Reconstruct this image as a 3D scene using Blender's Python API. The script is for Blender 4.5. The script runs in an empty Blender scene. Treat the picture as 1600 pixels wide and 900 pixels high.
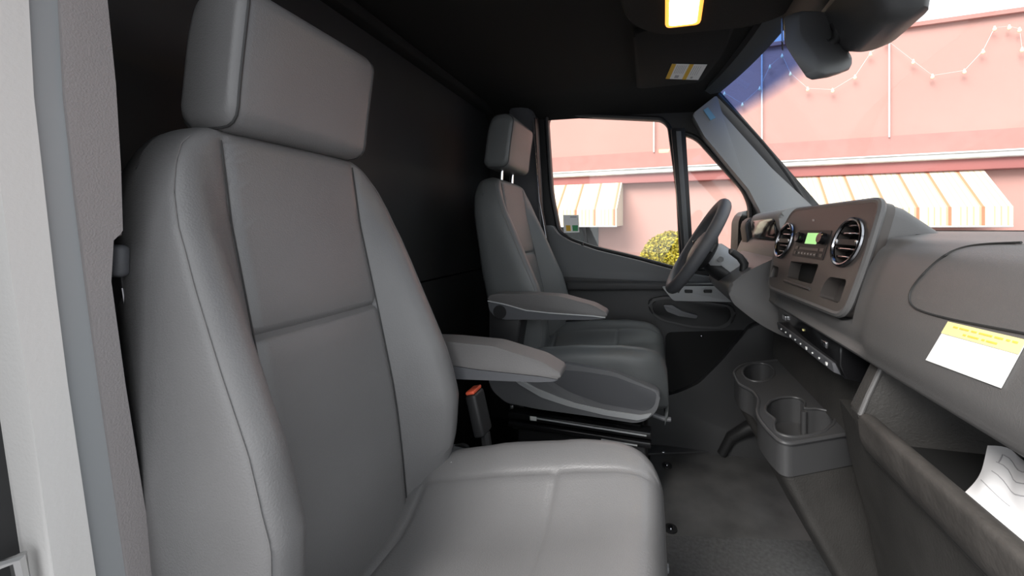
import bpy, bmesh, math, random
from mathutils import Vector, Matrix
random.seed(7)
R = math.radians
S = bpy.context.scene
COL = S.collection

# ---------------------------------------------------------------- camera, sky, light, exposure
H = 1.02                                   # eye height above the cab floor
F = 610.0; YAW = R(13); PX = 1020 - F*math.tan(YAW); PY = 360.0
cam = bpy.data.cameras.new('camera'); co = bpy.data.objects.new('camera', cam); COL.objects.link(co)
co.location = (0, 0, H); co.rotation_euler = (R(90), 0, YAW)
cam.sensor_width = 36; cam.lens = F/1600*36
cam.shift_x = -(PX-800)/1600; cam.shift_y = -(450-PY)/1600
cam.clip_start = .01; cam.clip_end = 300
S.camera = co

w = bpy.data.worlds.new('overcast_sky'); S.world = w; w.use_nodes = True
bg = w.node_tree.nodes['Background']; bg.inputs[0].default_value = (.93, .97, 1, 1); bg.inputs[1].default_value = .8
sun = bpy.data.lights.new('sun', 'SUN'); sun.energy = 3.0; sun.angle = R(38); sun.color = (1, .97, .93)
so = bpy.data.objects.new('sun', sun); COL.objects.link(so)
so.rotation_euler = Vector((.42, .60, -.72)).to_track_quat('-Z', 'Y').to_euler()
so.location = (-3, -4, 5)
S.view_settings.view_transform = 'Standard'; S.view_settings.look = 'None'
S.view_settings.gamma = 1; S.view_settings.use_curve_mapping = False
S.view_settings.exposure = 1.35

# ---------------------------------------------------------------- measuring helpers (plan of the cab: x forward, y across, z up)
sy_, cy_ = math.sin(YAW), math.cos(YAW)
def _d(px, py, d):
    u = (px-PX)/F*d
    return (cy_*u - sy_*d, sy_*u + cy_*d, H + (PY-py)/F*d)
def atY(px, py, Y): return _d(px, py, Y/(sy_*(px-PX)/F + cy_))
def atX(px, py, X): return _d(px, py, X/(cy_*(px-PX)/F - sy_))
def atZ(px, py, Z): return _d(px, py, (Z-H)*F/(PY-py))
def xz(pts, Y, ox=0, oz=0): return [(atY(a, b, Y)[0]-ox, atY(a, b, Y)[2]-oz) for a, b in pts]

def lerp(a, b, t): return a + (b-a)*t
def clamp(t): return max(0., min(1., t))
def sm(t): t = clamp(t); return t*t*(3-2*t)
def tab(T, x):
    if x <= T[0][0]: return T[0][1]
    for (a, va), (b, vb) in zip(T, T[1:]):
        if x <= b: return lerp(va, vb, (x-a)/(b-a))
    return T[-1][1]

# ---------------------------------------------------------------- materials
M = {}
def mat(name, col, rough=.6, metal=0, bump=None, var=0, vscale=6, spec=.5, emit=None, coat=0):
    m = bpy.data.materials.new(name); m.use_nodes = True; nt = m.node_tree; n = nt.nodes; l = nt.links
    p = n['Principled BSDF']
    p.inputs['Base Color'].default_value = (*col, 1); p.inputs['Roughness'].default_value = rough
    p.inputs['Metallic'].default_value = metal; p.inputs['Specular IOR Level'].default_value = spec
    if coat: p.inputs['Coat Weight'].default_value = coat; p.inputs['Coat Roughness'].default_value = .08
    tc = n.new('ShaderNodeTexCoord')
    if var:
        nz = n.new('ShaderNodeTexNoise'); nz.inputs['Scale'].default_value = vscale; nz.inputs['Detail'].default_value = 6
        l.new(tc.outputs['Object'], nz.inputs['Vector'])
        cr = n.new('ShaderNodeValToRGB')
        cr.color_ramp.elements[0].position = .3; cr.color_ramp.elements[1].position = .7
        cr.color_ramp.elements[0].color = (*[c*(1-var) for c in col], 1)
        cr.color_ramp.elements[1].color = (*[min(1, c*(1+var)) for c in col], 1)
        l.new(nz.outputs[0], cr.inputs[0]); l.new(cr.outputs[0], p.inputs['Base Color'])
    if bump:
        sc, st = bump
        b = n.new('ShaderNodeBump'); b.inputs['Strength'].default_value = st; b.inputs['Distance'].default_value = .002
        v = n.new('ShaderNodeTexNoise'); v.inputs['Scale'].default_value = sc; v.inputs['Detail'].default_value = 3
        l.new(tc.outputs['Object'], v.inputs['Vector']); l.new(v.outputs[0], b.inputs['Height'])
        l.new(b.outputs[0], p.inputs['Normal'])
    if emit:
        p.inputs['Emission Color'].default_value = (*emit[0], 1); p.inputs['Emission Strength'].default_value = emit[1]
    M[name] = m; return m
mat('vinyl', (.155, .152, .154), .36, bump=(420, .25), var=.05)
mat('vinyl_shaded', (.108, .114, .116), .42, bump=(420, .25), var=.05)  # same seat vinyl, the driver side's shade put into its colour
mat('seam_thread', (.035, .035, .036), .6)
mat('seam_light', (.16, .155, .155), .6)
mat('armrest_vinyl', (.13, .125, .125), .5, bump=(300, .2), var=.08)
mat('shell_plastic', (.16, .162, .17), .5, bump=(600, .15))
mat('shell_panel', (.095, .097, .106), .55, bump=(600, .15))
mat('dash_plastic', (.12, .117, .117), .42, bump=(700, .2), var=.03)
mat('dash_seam', (.02, .02, .02), .7)
mat('bezel', (.075, .066, .062), .38, var=.05)
mat('console_plastic', (.06, .06, .062), .42, bump=(700, .15))
mat('console_dark', (.038, .036, .034), .65, bump=(260, .5), var=.25, vscale=9)
mat('scuffed', (.05, .046, .043), .6, bump=(120, .4), var=.35, vscale=16)
mat('black_plastic', (.018, .018, .019), .5)
mat('black_gloss', (.010, .010, .011), .12)
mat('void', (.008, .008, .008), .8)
mat('pillar_cover', (.26, .24, .24), .75, bump=(500, .4))
mat('pillar_strip', (.28, .29, .30), .5)
mat('pillar_seal', (.62, .60, .585), .6, bump=(250, .15))
mat('door_grey', (.12, .125, .13), .5, bump=(600, .15))
mat('door_dark', (.05, .05, .052), .55, bump=(600, .15))
mat('frame_black', (.016, .016, .017), .45)
mat('apillar', (.33, .335, .34), .65, bump=(500, .2))
mat('headliner', (.007, .0066, .006), .95, bump=(300, .3))
mat('header_grey', (.045, .05, .055), .8)
mat('partition', (.020, .0205, .021), .55, bump=(40, .08), var=.2, vscale=3)
mat('rubber_mat', (.12, .12, .12), .6, bump=(300, .3), var=.35, vscale=7)
mat('carpet', (.12, .122, .125), .95, bump=(500, .8), var=.2, vscale=90)
mat('metal', (.6, .6, .6), .3, 1)
mat('chrome', (.8, .8, .82), .12, 1)
mat('dark_chrome', (.35, .35, .37), .2, 1)
mat('rail_black', (.012, .012, .013), .25)
mat('paper', (.86, .85, .86), .8)
mat('ink', (.45, .44, .46), .8)
mat('yellow', (.95, .84, .38), .7)
mat('yellow_ink', (.85, .62, .10), .7)
mat('visor_yellow', (.75, .45, .04), .7)
mat('sticker_white', (.85, .85, .84), .7)
mat('green', (.05, .30, .12), .6)
mat('red', (.85, .13, .06), .5)
mat('lcd', (.2, .5, .2), .4, emit=((.45, .85, .30), .35))
mat('lamp', (1, .9, .7), .4, emit=((1, .72, .36), 6))
mat('amber', (.5, .2, .04), .4, emit=((1, .35, .05), .8))
mat('tag_blue', (.22, .45, .60), .6)
mat('cover_white', (.46, .47, .48), .45)
mat('wall_pink', (.50, .27, .235), .85, bump=(8, .2), var=.05, vscale=.7)
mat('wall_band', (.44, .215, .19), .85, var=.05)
mat('fascia_red', (.38, .13, .12), .7)
mat('gutter', (.62, .60, .58), .5, var=.25, vscale=5)
mat('cable', (.7, .69, .68), .5)
mat('bulb', (.9, .85, .6), .3)
mat('asphalt', (.16, .16, .165), .9, var=.15, vscale=3)
mat('body_black', (.006, .006, .007), .06, coat=1)
mat('window_dark', (.02, .022, .025), .2)
mat('window_frame', (.05, .05, .055), .5)

def stripes():
    m = bpy.data.materials.new('awning_stripes'); m.use_nodes = True; nt = m.node_tree; n = nt.nodes; l = nt.links
    p = n['Principled BSDF']; p.inputs['Roughness'].default_value = .85
    tc = n.new('ShaderNodeTexCoord'); sx = n.new('ShaderNodeSeparateXYZ'); l.new(tc.outputs['Object'], sx.inputs[0])
    mu = n.new('ShaderNodeMath'); mu.operation = 'MULTIPLY'; mu.inputs[1].default_value = 1/.34; l.new(sx.outputs[0], mu.inputs[0])
    fr = n.new('ShaderNodeMath'); fr.operation = 'FRACT'; l.new(mu.outputs[0], fr.inputs[0])
    cr = n.new('ShaderNodeValToRGB'); r = cr.color_ramp; r.interpolation = 'CONSTANT'
    cream = (.62, .56, .45, 1); tan = (.52, .38, .25, 1); ora = (.50, .20, .11, 1); yel = (.58, .46, .26, 1)
    r.elements[0].color = ora; r.elements[0].position = 0; r.elements[1].position = .10; r.elements[1].color = cream
    for q, c in ((.36, yel), (.40, cream), (.55, tan), (.59, cream), (.74, yel), (.79, cream), (.93, tan)):
        e = r.elements.new(q); e.color = c
    l.new(fr.outputs[0], cr.inputs[0]); l.new(cr.outputs[0], p.inputs['Base Color'])
    M['awning'] = m
stripes()

def glass(name, tint, band=None):
    m = bpy.data.materials.new(name); m.use_nodes = True; nt = m.node_tree; n = nt.nodes; l = nt.links
    n.remove(n['Principled BSDF']); out = n['Material Output']
    tr = n.new('ShaderNodeBsdfTransparent'); tr.inputs[0].default_value = (*tint, 1)
    gl = n.new('ShaderNodeBsdfGlossy'); gl.inputs['Roughness'].default_value = .0
    lw = n.new('ShaderNodeLayerWeight'); lw.inputs[0].default_value = .5
    pw = n.new('ShaderNodeMath'); pw.operation = 'POWER'; pw.inputs[1].default_value = 5; l.new(lw.outputs['Facing'], pw.inputs[0])
    ml = n.new('ShaderNodeMath'); ml.operation = 'MULTIPLY_ADD'; ml.inputs[1].default_value = .9; ml.inputs[2].default_value = .045; l.new(pw.outputs[0], ml.inputs[0])
    mx = n.new('ShaderNodeMixShader'); l.new(ml.outputs[0], mx.inputs[0]); l.new(tr.outputs[0], mx.inputs[1]); l.new(gl.outputs[0], mx.inputs[2])
    l.new(mx.outputs[0], out.inputs[0])
    if band:                                  # the blue shade band printed along the top edge of the screen
        z0, z1, col = band
        ge = n.new('ShaderNodeNewGeometry'); sx = n.new('ShaderNodeSeparateXYZ'); l.new(ge.outputs['Position'], sx.inputs[0])
        mr = n.new('ShaderNodeMapRange'); mr.inputs[1].default_value = z0; mr.inputs[2].default_value = z1; l.new(sx.outputs[2], mr.inputs[0])
        mc = n.new('ShaderNodeMix'); mc.data_type = 'RGBA'; l.new(mr.outputs[0], mc.inputs[0])
        mc.inputs[6].default_value = (*tint, 1); mc.inputs[7].default_value = (*col, 1); l.new(mc.outputs[2], tr.inputs[0])
    M[name] = m
glass('side_glass', (.93, .95, .94))
glass('wind_glass', (.95, .96, .955), (1.54, 1.585, (.30, .43, .68)))

def leafmat():
    m = mat('leaf', (.22, .20, .02), .6); nt = m.node_tree; n = nt.nodes
    oi = n.new('ShaderNodeTexCoord'); nz = n.new('ShaderNodeTexNoise'); nz.inputs['Scale'].default_value = 26
    nt.links.new(oi.outputs['Object'], nz.inputs['Vector'])
    cr = n.new('ShaderNodeValToRGB'); e = cr.color_ramp.elements
    e[0].position = .35; e[0].color = (.14, .13, .008, 1); e[1].position = .65; e[1].color = (.48, .36, .02, 1)
    nt.links.new(nz.outputs[0], cr.inputs[0]); nt.links.new(cr.outputs[0], n['Principled BSDF'].inputs['Base Color'])
leafmat()

# ---------------------------------------------------------------- object helpers
ORG = {}
def tag(o, label=None, cat=None, group=None, kind=None):
    if label: o['label'] = label
    if cat: o['category'] = cat
    if group: o['group'] = group
    if kind: o['kind'] = kind
    return o
def thing(name, label, cat, loc, group=None, kind=None, rz=0):
    o = bpy.data.objects.new(name, None); COL.objects.link(o); o.location = loc; o.rotation_euler = (0, 0, rz)
    o.empty_display_size = .05
    ORG[o] = Vector(loc) if not rz else Vector((0, 0, 0))      # rotated roots take local coordinates
    return tag(o, label, cat, group, kind)
def link(name, bm, m, parent=None, smooth=40, label=None, cat=None, group=None, kind=None):
    bmesh.ops.recalc_face_normals(bm, faces=bm.faces)
    if parent is not None: org = ORG[parent]
    else:
        xs = [v.co for v in bm.verts]
        org = Vector(((min(v.x for v in xs)+max(v.x for v in xs))/2, (min(v.y for v in xs)+max(v.y for v in xs))/2, min(v.z for v in xs)))
    bmesh.ops.translate(bm, verts=bm.verts, vec=-org)
    me = bpy.data.meshes.new(name); bm.to_mesh(me); bm.free()
    o = bpy.data.objects.new(name, me); COL.objects.link(o); me.materials.append(M[m])
    if smooth:
        me.shade_smooth(); me.set_sharp_from_angle(angle=R(smooth))
    if parent is not None: o.parent = parent; ORG[o] = org
    else: o.location = org; ORG[o] = org
    return tag(o, label, cat, group, kind)
def new(): return bmesh.new()
def add_poly(bm, V, Fc):
    vs = [bm.verts.new(v) for v in V]
    for f in Fc:
        try: bm.faces.new([vs[i] for i in f])
        except ValueError: pass
    return vs
def fillet(pts, r, n=4):
    out = []; k = len(pts)
    rs = r if isinstance(r, (list, tuple)) else [r]*k
    for i in range(k):
        p0, p, p1 = Vector(pts[i-1]), Vector(pts[i]), Vector(pts[(i+1) % k])
        a, b = (p0-p), (p1-p); la, lb = a.length, b.length
        t = min(rs[i], la*.45, lb*.45)
        if t < 1e-5: out.append(tuple(p)); continue
        A, B = p+a/la*t, p+b/lb*t
        for j in range(n+1):
            q = j/n; out.append(tuple((1-q)**2*A + 2*q*(1-q)*p + q*q*B))
    return out
AX = {'x': lambda u, v, w: (w, u, v), 'y': lambda u, v, w: (u, w, v), 'z': lambda u, v, w: (u, v, w)}
def prism(bm, poly, axis, a, b, bevel=0, seg=2):
    f = AX[axis]; n = len(poly)
    t = bmesh.new()
    A = [t.verts.new(f(u, v, a)) for u, v in poly]; B = [t.verts.new(f(u, v, b)) for u, v in poly]
    t.faces.new(A); t.faces.new(B[::-1])
    for i in range(n): t.faces.new((A[i], A[(i+1) % n], B[(i+1) % n], B[i]))
    if bevel:
        ed = [e for e in t.edges if all(v in A for v in e.verts) or all(v in B for v in e.verts)]
        bmesh.ops.bevel(t, geom=ed, offset=bevel, segments=seg, affect='EDGES', profile=.5, clamp_overlap=True)
    merge(bm, t)
def merge(bm, t, mtx=None):
    if mtx is not None: bmesh.ops.transform(t, matrix=mtx, verts=t.verts)
    me = bpy.data.meshes.new('tmp'); t.to_mesh(me); t.free(); bm.from_mesh(me); bpy.data.meshes.remove(me)
def rbox(bm, c, s, r=0, rot=None, seg=3):
    t = bmesh.new(); bmesh.ops.create_cube(t, size=1)
    bmesh.ops.scale(t, vec=s, verts=t.verts)
    if r: bmesh.ops.bevel(t, geom=t.edges[:], offset=r, segments=seg, affect='EDGES', profile=.5, clamp_overlap=True)
    m = Matrix.Translation(c)
    if rot: m = m @ (Matrix.Rotation(rot[2], 4, 'Z') @ Matrix.Rotation(rot[1], 4, 'Y') @ Matrix.Rotation(rot[0], 4, 'X'))
    merge(bm, t, m)
def tube(bm, pts, r, n=8, closed=False, flat=None):
    P = [Vector(p) for p in pts]; k = len(P); rings = []
    up = Vector((0, 0, 1)); prev = None
    for i in range(k):
        if closed: t = P[(i+1) % k]-P[i-1]
        else: t = P[min(i+1, k-1)]-P[max(i-1, 0)]
        t.normalize()
        if prev is None:
            a = t.cross(up)
            if a.length < .1: a = t.cross(Vector((1, 0, 0)))
        else: a = prev - t*prev.dot(t)
        a.normalize(); prev = a; b = t.cross(a)
        rr = r[i] if isinstance(r, (list, tuple)) else r
        rings.append([bm.verts.new(P[i] + (a*math.cos(q)+b*math.sin(q))*rr) for q in (2*math.pi*j/n for j in range(n))])
    for i in range(k if closed else k-1):
        A, B = rings[i], rings[(i+1) % k]
        for j in range(n): bm.faces.new((A[j], A[(j+1) % n], B[(j+1) % n], B[j]))
    if not closed: bm.faces.new(rings[0][::-1]); bm.faces.new(rings[-1])
def loft(bm, rings, caps=True):
    Rv = [[bm.verts.new(p) for p in r] for r in rings]; n = len(rings[0])
    for A, B in zip(Rv, Rv[1:]):
        for j in range(n): bm.faces.new((A[j], A[(j+1) % n], B[(j+1) % n], B[j]))
    if caps: bm.faces.new(Rv[0][::-1]); bm.faces.new(Rv[-1])
def plate(bm, outer, holes, fn, t, pockets=None):
    """flat plate with holes: fn(u, v, w) -> point, front at w=0, back at w=-t; a hole with a pocket depth gets walls and a floor"""
    from mathutils.geometry import tessellate_polygon
    Ls = [outer]+holes; flat = [p for L in Ls for p in L]
    tris = tessellate_polygon([[Vector((u, v, 0)) for u, v in L] for L in Ls])
    for w_ in ([0] if pockets else [0, -t]):
        add_poly(bm, [fn(u, v, w_) for u, v in flat], [tuple(q) for q in tris])
    for k, L in enumerate([outer]+holes):
        dep = t if k == 0 or not pockets else pockets[k-1]
        A = [bm.verts.new(fn(u, v, 0)) for u, v in L]; B = [bm.verts.new(fn(u, v, -dep)) for u, v in L]; n = len(L)
        for i in range(n): bm.faces.new((A[i], A[(i+1) % n], B[(i+1) % n], B[i]))
        if pockets: bm.faces.new(B)
    bmesh.ops.remove_doubles(bm, verts=bm.verts, dist=1e-5)
def inside(poly, p):
    r = False; n = len(poly)
    for i in range(n):
        (x0, y0), (x1, y1) = poly[i-1], poly[i]
        if (y0 > p[1]) != (y1 > p[1]) and p[0] < (x1-x0)*(p[1]-y0)/(y1-y0)+x0: r = not r
    return r
def fit(hole, outer, others=()):
    cx = sum(p[0] for p in hole)/len(hole); cy = sum(p[1] for p in hole)/len(hole); k = 1.0
    while k > .3:
        t = [(cx+(u-cx)*k*1.10, cy+(v-cy)*k*1.10) for u, v in hole]
        if all(inside(outer, p) for p in t) and not any(inside(o, p) for o in others for p in t): break
        k *= .97
    return [(cx+(u-cx)*k, cy+(v-cy)*k) for u, v in hole]
def ring_pts(cx, cy, rx, ry=None, n=28): return [(cx+rx*math.cos(2*math.pi*i/n), cy+(ry or rx)*math.sin(2*math.pi*i/n)) for i in range(n)]
def one(name, fn, m, parent=None, smooth=40, **k):
    bm = new(); fn(bm); return link(name, bm, m, parent, smooth, **k)

# ================================================================ THE CAB SHELL
YD = 1.97                                   # inner face of the driver's door
ROOF = 1.68; XB = -.87
fl = one('floor', lambda b: rbox(b, (.10, 1.10, -.03), (1.94, 1.80, .06)), 'black_plastic', label='dark cab floor of the van', cat='floor', kind='structure')
one('wall_back', lambda b: rbox(b, (XB-.015, 1.1, .88), (.03, 1.84, 1.76)), 'partition', label='black bulkhead panel behind both seats', cat='wall', kind='structure')
wb = [o for o in COL.objects if o.name == 'wall_back'][0]
zs = atX(700, 431, XB)[2]
one('panel_joint', lambda b: rbox(b, (XB+.002, 1.1, zs), (.006, 1.70, .006)), 'dark_chrome', wb)
one('top_rail', lambda b: rbox(b, (XB+.02, 1.1, 1.655), (.06, 1.80, .035), .01), 'headliner', wb)
one('wall_right', lambda b: rbox(b, (-.76, .262, .85), (.22, .03, 1.7)), 'black_plastic', label='dark side wall between pillar and bulkhead', cat='wall', kind='structure')
one('wall_left', lambda b: rbox(b, (-.76, 2.02, .85), (.22, .05, 1.7)), 'black_plastic', label='dark side wall behind the driver window', cat='wall', kind='structure')
one('wall_front', lambda b: rbox(b, (1.08, 1.07, .45), (.06, 1.9, 1.14)), 'void', label='dark firewall below the windscreen', cat='wall', kind='structure')

# ceiling with rolled edges over both doors
def ceil(b):
    pro = [(.16, 1.60), (.22, 1.645), (.34, 1.675), (.6, 1.69), (1.07, 1.70), (1.54, 1.69), (1.80, 1.675), (1.92, 1.645), (1.99, 1.60)]
    top = [(y, 1.76) for y, z in reversed(pro)]
    def hx(y): return .285 + .125*(1-((y-1.076)/.9)**2)
    P = pro+top
    loft(b, [[(XB-.02, y, z) for y, z in P], [(-.3, y, z) for y, z in P], [(hx(y)-.02, y, z-(.015 if z < 1.75 else 0)) for y, z in P]])
one('ceiling', ceil, 'headliner', label='black fabric headliner over the cab', cat='ceiling', kind='structure')

# ---- driver's door: outline with the window opening
win = [(852, 176), (1034, 184), (1046, 196), (1060, 300), (1066, 423), (1000, 404), (930, 388), (890, 374), (872, 362), (860, 300)]
win = fillet(xz(win, YD), [.05, .06, .03, .02, .02, .1, .1, .05, .04, .05], 5)
qwin = [(1068, 206), (1090, 214), (1164, 296), (1174, 320), (1176, 420), (1084, 420), (1078, 370)]
qwin = fillet(xz(qwin, YD), [.02, .05, .04, .03, .01, .01, .01], 4)
door = thing('door_1', 'grey driver door with upright window and small front quarter light', 'door', (0, YD, 0), kind='structure')
outer = [(-.66, -.05), (.84, -.05), (.80, 1.05), (.30, 1.70), (-.66, 1.74)]
def dplate(b): plate(b, outer, [win, qwin], lambda u, v, w_: (u, YD+.012-w_, v), .07)
one('door_frame', dplate, 'frame_black', door, smooth=30)
def seal(poly): return lambda b: tube(b, [(u, YD+.01, v) for u, v in poly], .011, 8, closed=True)
one('window_seal', seal(win), 'frame_black', door); one('window_seal', seal(qwin), 'frame_black', door)
one('window_divider', lambda b: prism(b, fillet(xz([(1048, 200), (1070, 200), (1084, 420), (1068, 423)], YD-.02), .008), 'y', YD-.03, YD+.02, .008), 'frame_black', door)
one('divider_strip', lambda b: prism(b, xz([(1056, 205), (1064, 205), (1078, 400), (1070, 400)], YD-.032), 'y', YD-.036, YD-.028, .002), 'door_grey', door)
# sill under the window and the grey upper trim
sill = [(846, 352), (862, 352), (872, 366), (890, 377), (930, 391), (1000, 408), (1066, 426), (1150, 440), (1150, 470), (880, 470), (866, 420)]
one('sill_trim', lambda b: prism(b, fillet(xz(sill, YD-.05), .012), 'y', YD-.05, YD+.01, .016, 3), 'door_grey', door)
pan = [(862, 432), (1160, 446), (1200, 560), (1190, 640), (900, 640), (862, 560)]
one('door_panel', lambda b: prism(b, fillet(xz(pan, YD-.06), .02), 'y', YD-.06, YD+.01, .012), 'door_dark', door)
led = xz([(884, 440), (1150, 444), (1150, 454), (884, 454)], YD-.10)
one('armrest_ledge', lambda b: prism(b, led, 'y', YD-.10, YD-.01, .012, 3), 'door_dark', door)
one('switch_plate', lambda b: prism(b, fillet(xz([(1034, 448), (1148, 448), (1146, 472), (1052, 470)], YD-.115), .01), 'y', YD-.115, YD-.05, .012), 'cover_white', door)
sp = [o for o in COL.objects if o.name == 'switch_plate'][0]
for px in (1076, 1106): one('window_switch', lambda b: rbox(b, atY(px, 455, YD-.118), (.035, .012, .014), .004), 'black_plastic', sp)
hr = [(1012, 468), (1040, 462), (1148, 478), (1150, 500), (1130, 514), (1080, 512), (1030, 500), (1014, 486)]
HRW = fillet(xz(hr, YD-.08), .03)
one('handle_surround', lambda b: prism(b, HRW, 'y', YD-.085, YD-.05, .01, 3), 'console_plastic', door)
hs = [o for o in COL.objects if o.name == 'handle_surround'][0]
hc = Vector((sum(p[0] for p in HRW)/len(HRW), 0, sum(p[1] for p in HRW)/len(HRW)))
one('handle_recess', lambda b: prism(b, [(hc.x+(u-hc.x)*.90, hc.z+(v-hc.z)*.84) for u, v in HRW], 'y', YD-.0885, YD-.08, .004), 'black_plastic', hs)
hl = [(1036, 476), (1050, 476), (1066, 486), (1090, 492), (1088, 497), (1060, 493), (1042, 486)]
one('door_handle', lambda b: prism(b, fillet(xz(hl, YD-.10), .006), 'y', YD-.112, YD-.085, .006), 'shell_plastic', hs, label='satin inner door handle')
pk = [(1040, 520), (1170, 516), (1150, 560), (1090, 606), (1040, 616)]
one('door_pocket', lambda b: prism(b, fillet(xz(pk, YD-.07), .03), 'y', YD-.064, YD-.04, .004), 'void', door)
kick = [(1020, 625), (1060, 614), (1092, 600), (1130, 562), (1176, 506), (1260, 500), (1260, 720), (1000, 715)]
one('lower_trim', lambda b: prism(b, fillet(xz(kick, YD-.10), .03), 'y', YD-.10, YD-.02, .012, 3), 'console_plastic', door)
one('lock_pin', lambda b: tube(b, [atY(910, 388, YD-.03), atY(910, 378, YD-.03)], .007, 8), 'black_plastic', door)
one('pocket_screw', lambda b: rbox(b, atY(1096, 525, YD-.068), (.012, .01, .012), .004), 'dark_chrome', door)
# panes
one('window_1', lambda b: prism(b, win, 'y', YD+.028, YD+.032), 'side_glass', smooth=0, label='clear driver door window pane', cat='window', kind='structure')
one('window_2', lambda b: prism(b, qwin, 'y', YD+.028, YD+.032), 'side_glass', smooth=0, label='small triangular quarter light ahead of the driver window', cat='window', kind='structure')

# windscreen
def wsp(s, t):                               # s across -1..1 (driver side +1), t 0 bottom .. 1 top
    y = 1.076 + .86*s
    xb = 1.0 - .27*s*s; xt = .415 - .125*s*s
    x = lerp(xb, xt, t) + .04*math.sin(math.pi*t); z = lerp(1.0, 1.655, t)
    return Vector((x, y, z))
def screen(b):
    n, m_ = 24, 12
    for off in (0, .005):
        g = [[b.verts.new(wsp(-1+2*i/n, j/m_)+Vector((off, 0, off))) for i in range(n+1)] for j in range(m_+1)]
        for j in range(m_):
            for i in range(n): b.faces.new((g[j][i], g[j][i+1], g[j+1][i+1], g[j+1][i]))
one('window_3', screen, 'wind_glass', label='large raked windscreen with blue shade band at the top', cat='window', kind='structure')
def dark_edge(b): tube(b, [wsp(.995, t/20) - Vector((.004, .012, .002)) for t in range(21)], .008, 8)
# A pillar on the driver's side
ap = thing('trim_3', 'grey textured pillar trim between windscreen and quarter light', 'pillar', (.5, 1.9, .9), kind='structure')
apo = [(1082, 178), (1120, 148), (1128, 176), (1205, 262), (1282, 334), (1250, 372), (1196, 372), (1188, 330), (1170, 296), (1100, 212)]
one('pillar_cover', lambda b: prism(b, fillet(xz(apo, 1.90), .012), 'y', 1.90, 1.98, .022, 3), 'apillar', ap)
one('screen_seal', dark_edge, 'frame_black', ap)
one('airbag_tag', lambda b: prism(b, xz([(1099, 172), (1106, 168), (1118, 184), (1110, 188)], 1.896), 'y', 1.893, 1.902), 'tag_blue', ap, label='small pale blue airbag tag')
# passenger A pillar and header, out of frame but part of the shell
one('trim_4', lambda b: tube(b, [(.80, .17, .98), (.62, .18, 1.3), (.30, .19, 1.68)], .045, 10), 'apillar', label='grey pillar trim on the passenger side of the windscreen', cat='pillar', kind='structure')
def header(b):
    rings = []
    for i in range(25):
        y = .2 + 1.74*i/24; s = (y-1.076)/.86; p = wsp(s, 1)
        rings.append([(p.x-.085, y, 1.648), (p.x-.05, y, 1.640), (p.x-.012, y, 1.642), (p.x+.004, y, 1.655), (p.x-.01, y, 1.72), (p.x-.085, y, 1.72)])
    loft(b, rings)
one('trim_5', header, 'header_grey', label='dark grey trim strip along the top of the windscreen', cat='trim', kind='structure')

# driver's B pillar
bp = thing('trim_1', 'dark pillar trim behind the driver window', 'pillar', (-.6, 1.95, 0), kind='structure')
one('pillar_cover', lambda b: prism(b, fillet([(-.72, 0), (-.56, 0), (-.545, .85), (-.575, 1.35), (-.60, 1.64), (-.72, 1.66)], .02), 'y', 1.90, 1.99, .015, 3), 'shell_panel', bp)
one('door_seal', lambda b: tube(b, [(-.548, 1.935, .9), (-.556, 1.935, 1.0), (-.566, 1.935, 1.2), (-.578, 1.935, 1.4), (-.588, 1.935, 1.6)], .012, 8), 'frame_black', bp)
belt_d = one('seat_belt', lambda b: prism(b, [(-.575, 1.58), (-.57, 1.58), (-.545, 1.15), (-.505, .96), (-.51, .96), (-.55, 1.15)], 'y', 1.86, 1.895), 'black_plastic', label='black seat belt webbing hanging beside the driver window', cat='seat belt')
one('belt_edge', lambda b: tube(b, [(-.572, 1.858, 1.5), (-.548, 1.858, 1.17), (-.508, 1.858, .962)], .0016, 6), 'dark_chrome', belt_d)

# ---- passenger B pillar, left edge of the view
pb = thing('trim_2', 'pale grey pillar beside the passenger seat with rubber door seal', 'pillar', (-.62, .28, 0), kind='structure')
def edge(pts, X):
    q = [atX(a, b_, X) for a, b_ in pts]
    (y0, z0), (y1, z1) = (q[0][1], q[0][2]), (q[1][1], q[1][2])
    o = [(p[1], p[2]) for p in q]
    a, b_ = o[0], o[1]; k = (1.62-a[1])/(a[1]-b_[1]); o.insert(0, (a[0]+(a[0]-b_[0])*k*.5, 1.62))
    a, b_ = o[-1], o[-2]; k = (a[1]-.12)/(b_[1]-a[1]); o.append((a[0]+(a[0]-b_[0])*k*.35, .12))
    return o
e0 = [(-28, 0), (-14, 150), (2, 300), (20, 450), (42, 600), (85, 900)]
e1 = [(45, 0), (53, 150), (70, 300), (87, 450), (106, 600), (150, 900)]
e2 = [(94, 0), (102, 150), (118, 300), (137, 450), (157, 600), (200, 900)]
e3 = [(168, 0), (181, 130), (189, 260), (192, 360), (191, 368), (174, 374), (174, 440), (196, 600), (244, 900)]
def strip(L, Rr, Xf, th, bev): return lambda b: prism(b, edge(L, Xf) + edge(Rr, Xf)[::-1], 'x', Xf, Xf-th, bev, 3)
one('door_seal', strip(e0, e1, -.600, .05, .010), 'pillar_seal', pb, label='pale rubber door seal')
one('jamb_strip', strip(e1, e2, -.606, .05, .004), 'pillar_strip', pb)
one('pillar_cover', strip(e2, e3, -.602, .05, .002), 'pillar_cover', pb, label='textured grey pillar cover')
one('painted_jamb', lambda b: prism(b, [(-.08, -.1), (.262, -.1), (.262, 1.72), (-.08, 1.72)], 'x', -.66, -.70, .01), 'body_black', pb, label='glossy black painted door jamb')  # jamb extended outwards, out of view, to shade the seat side
st = atX(8, 884, -.64)
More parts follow.
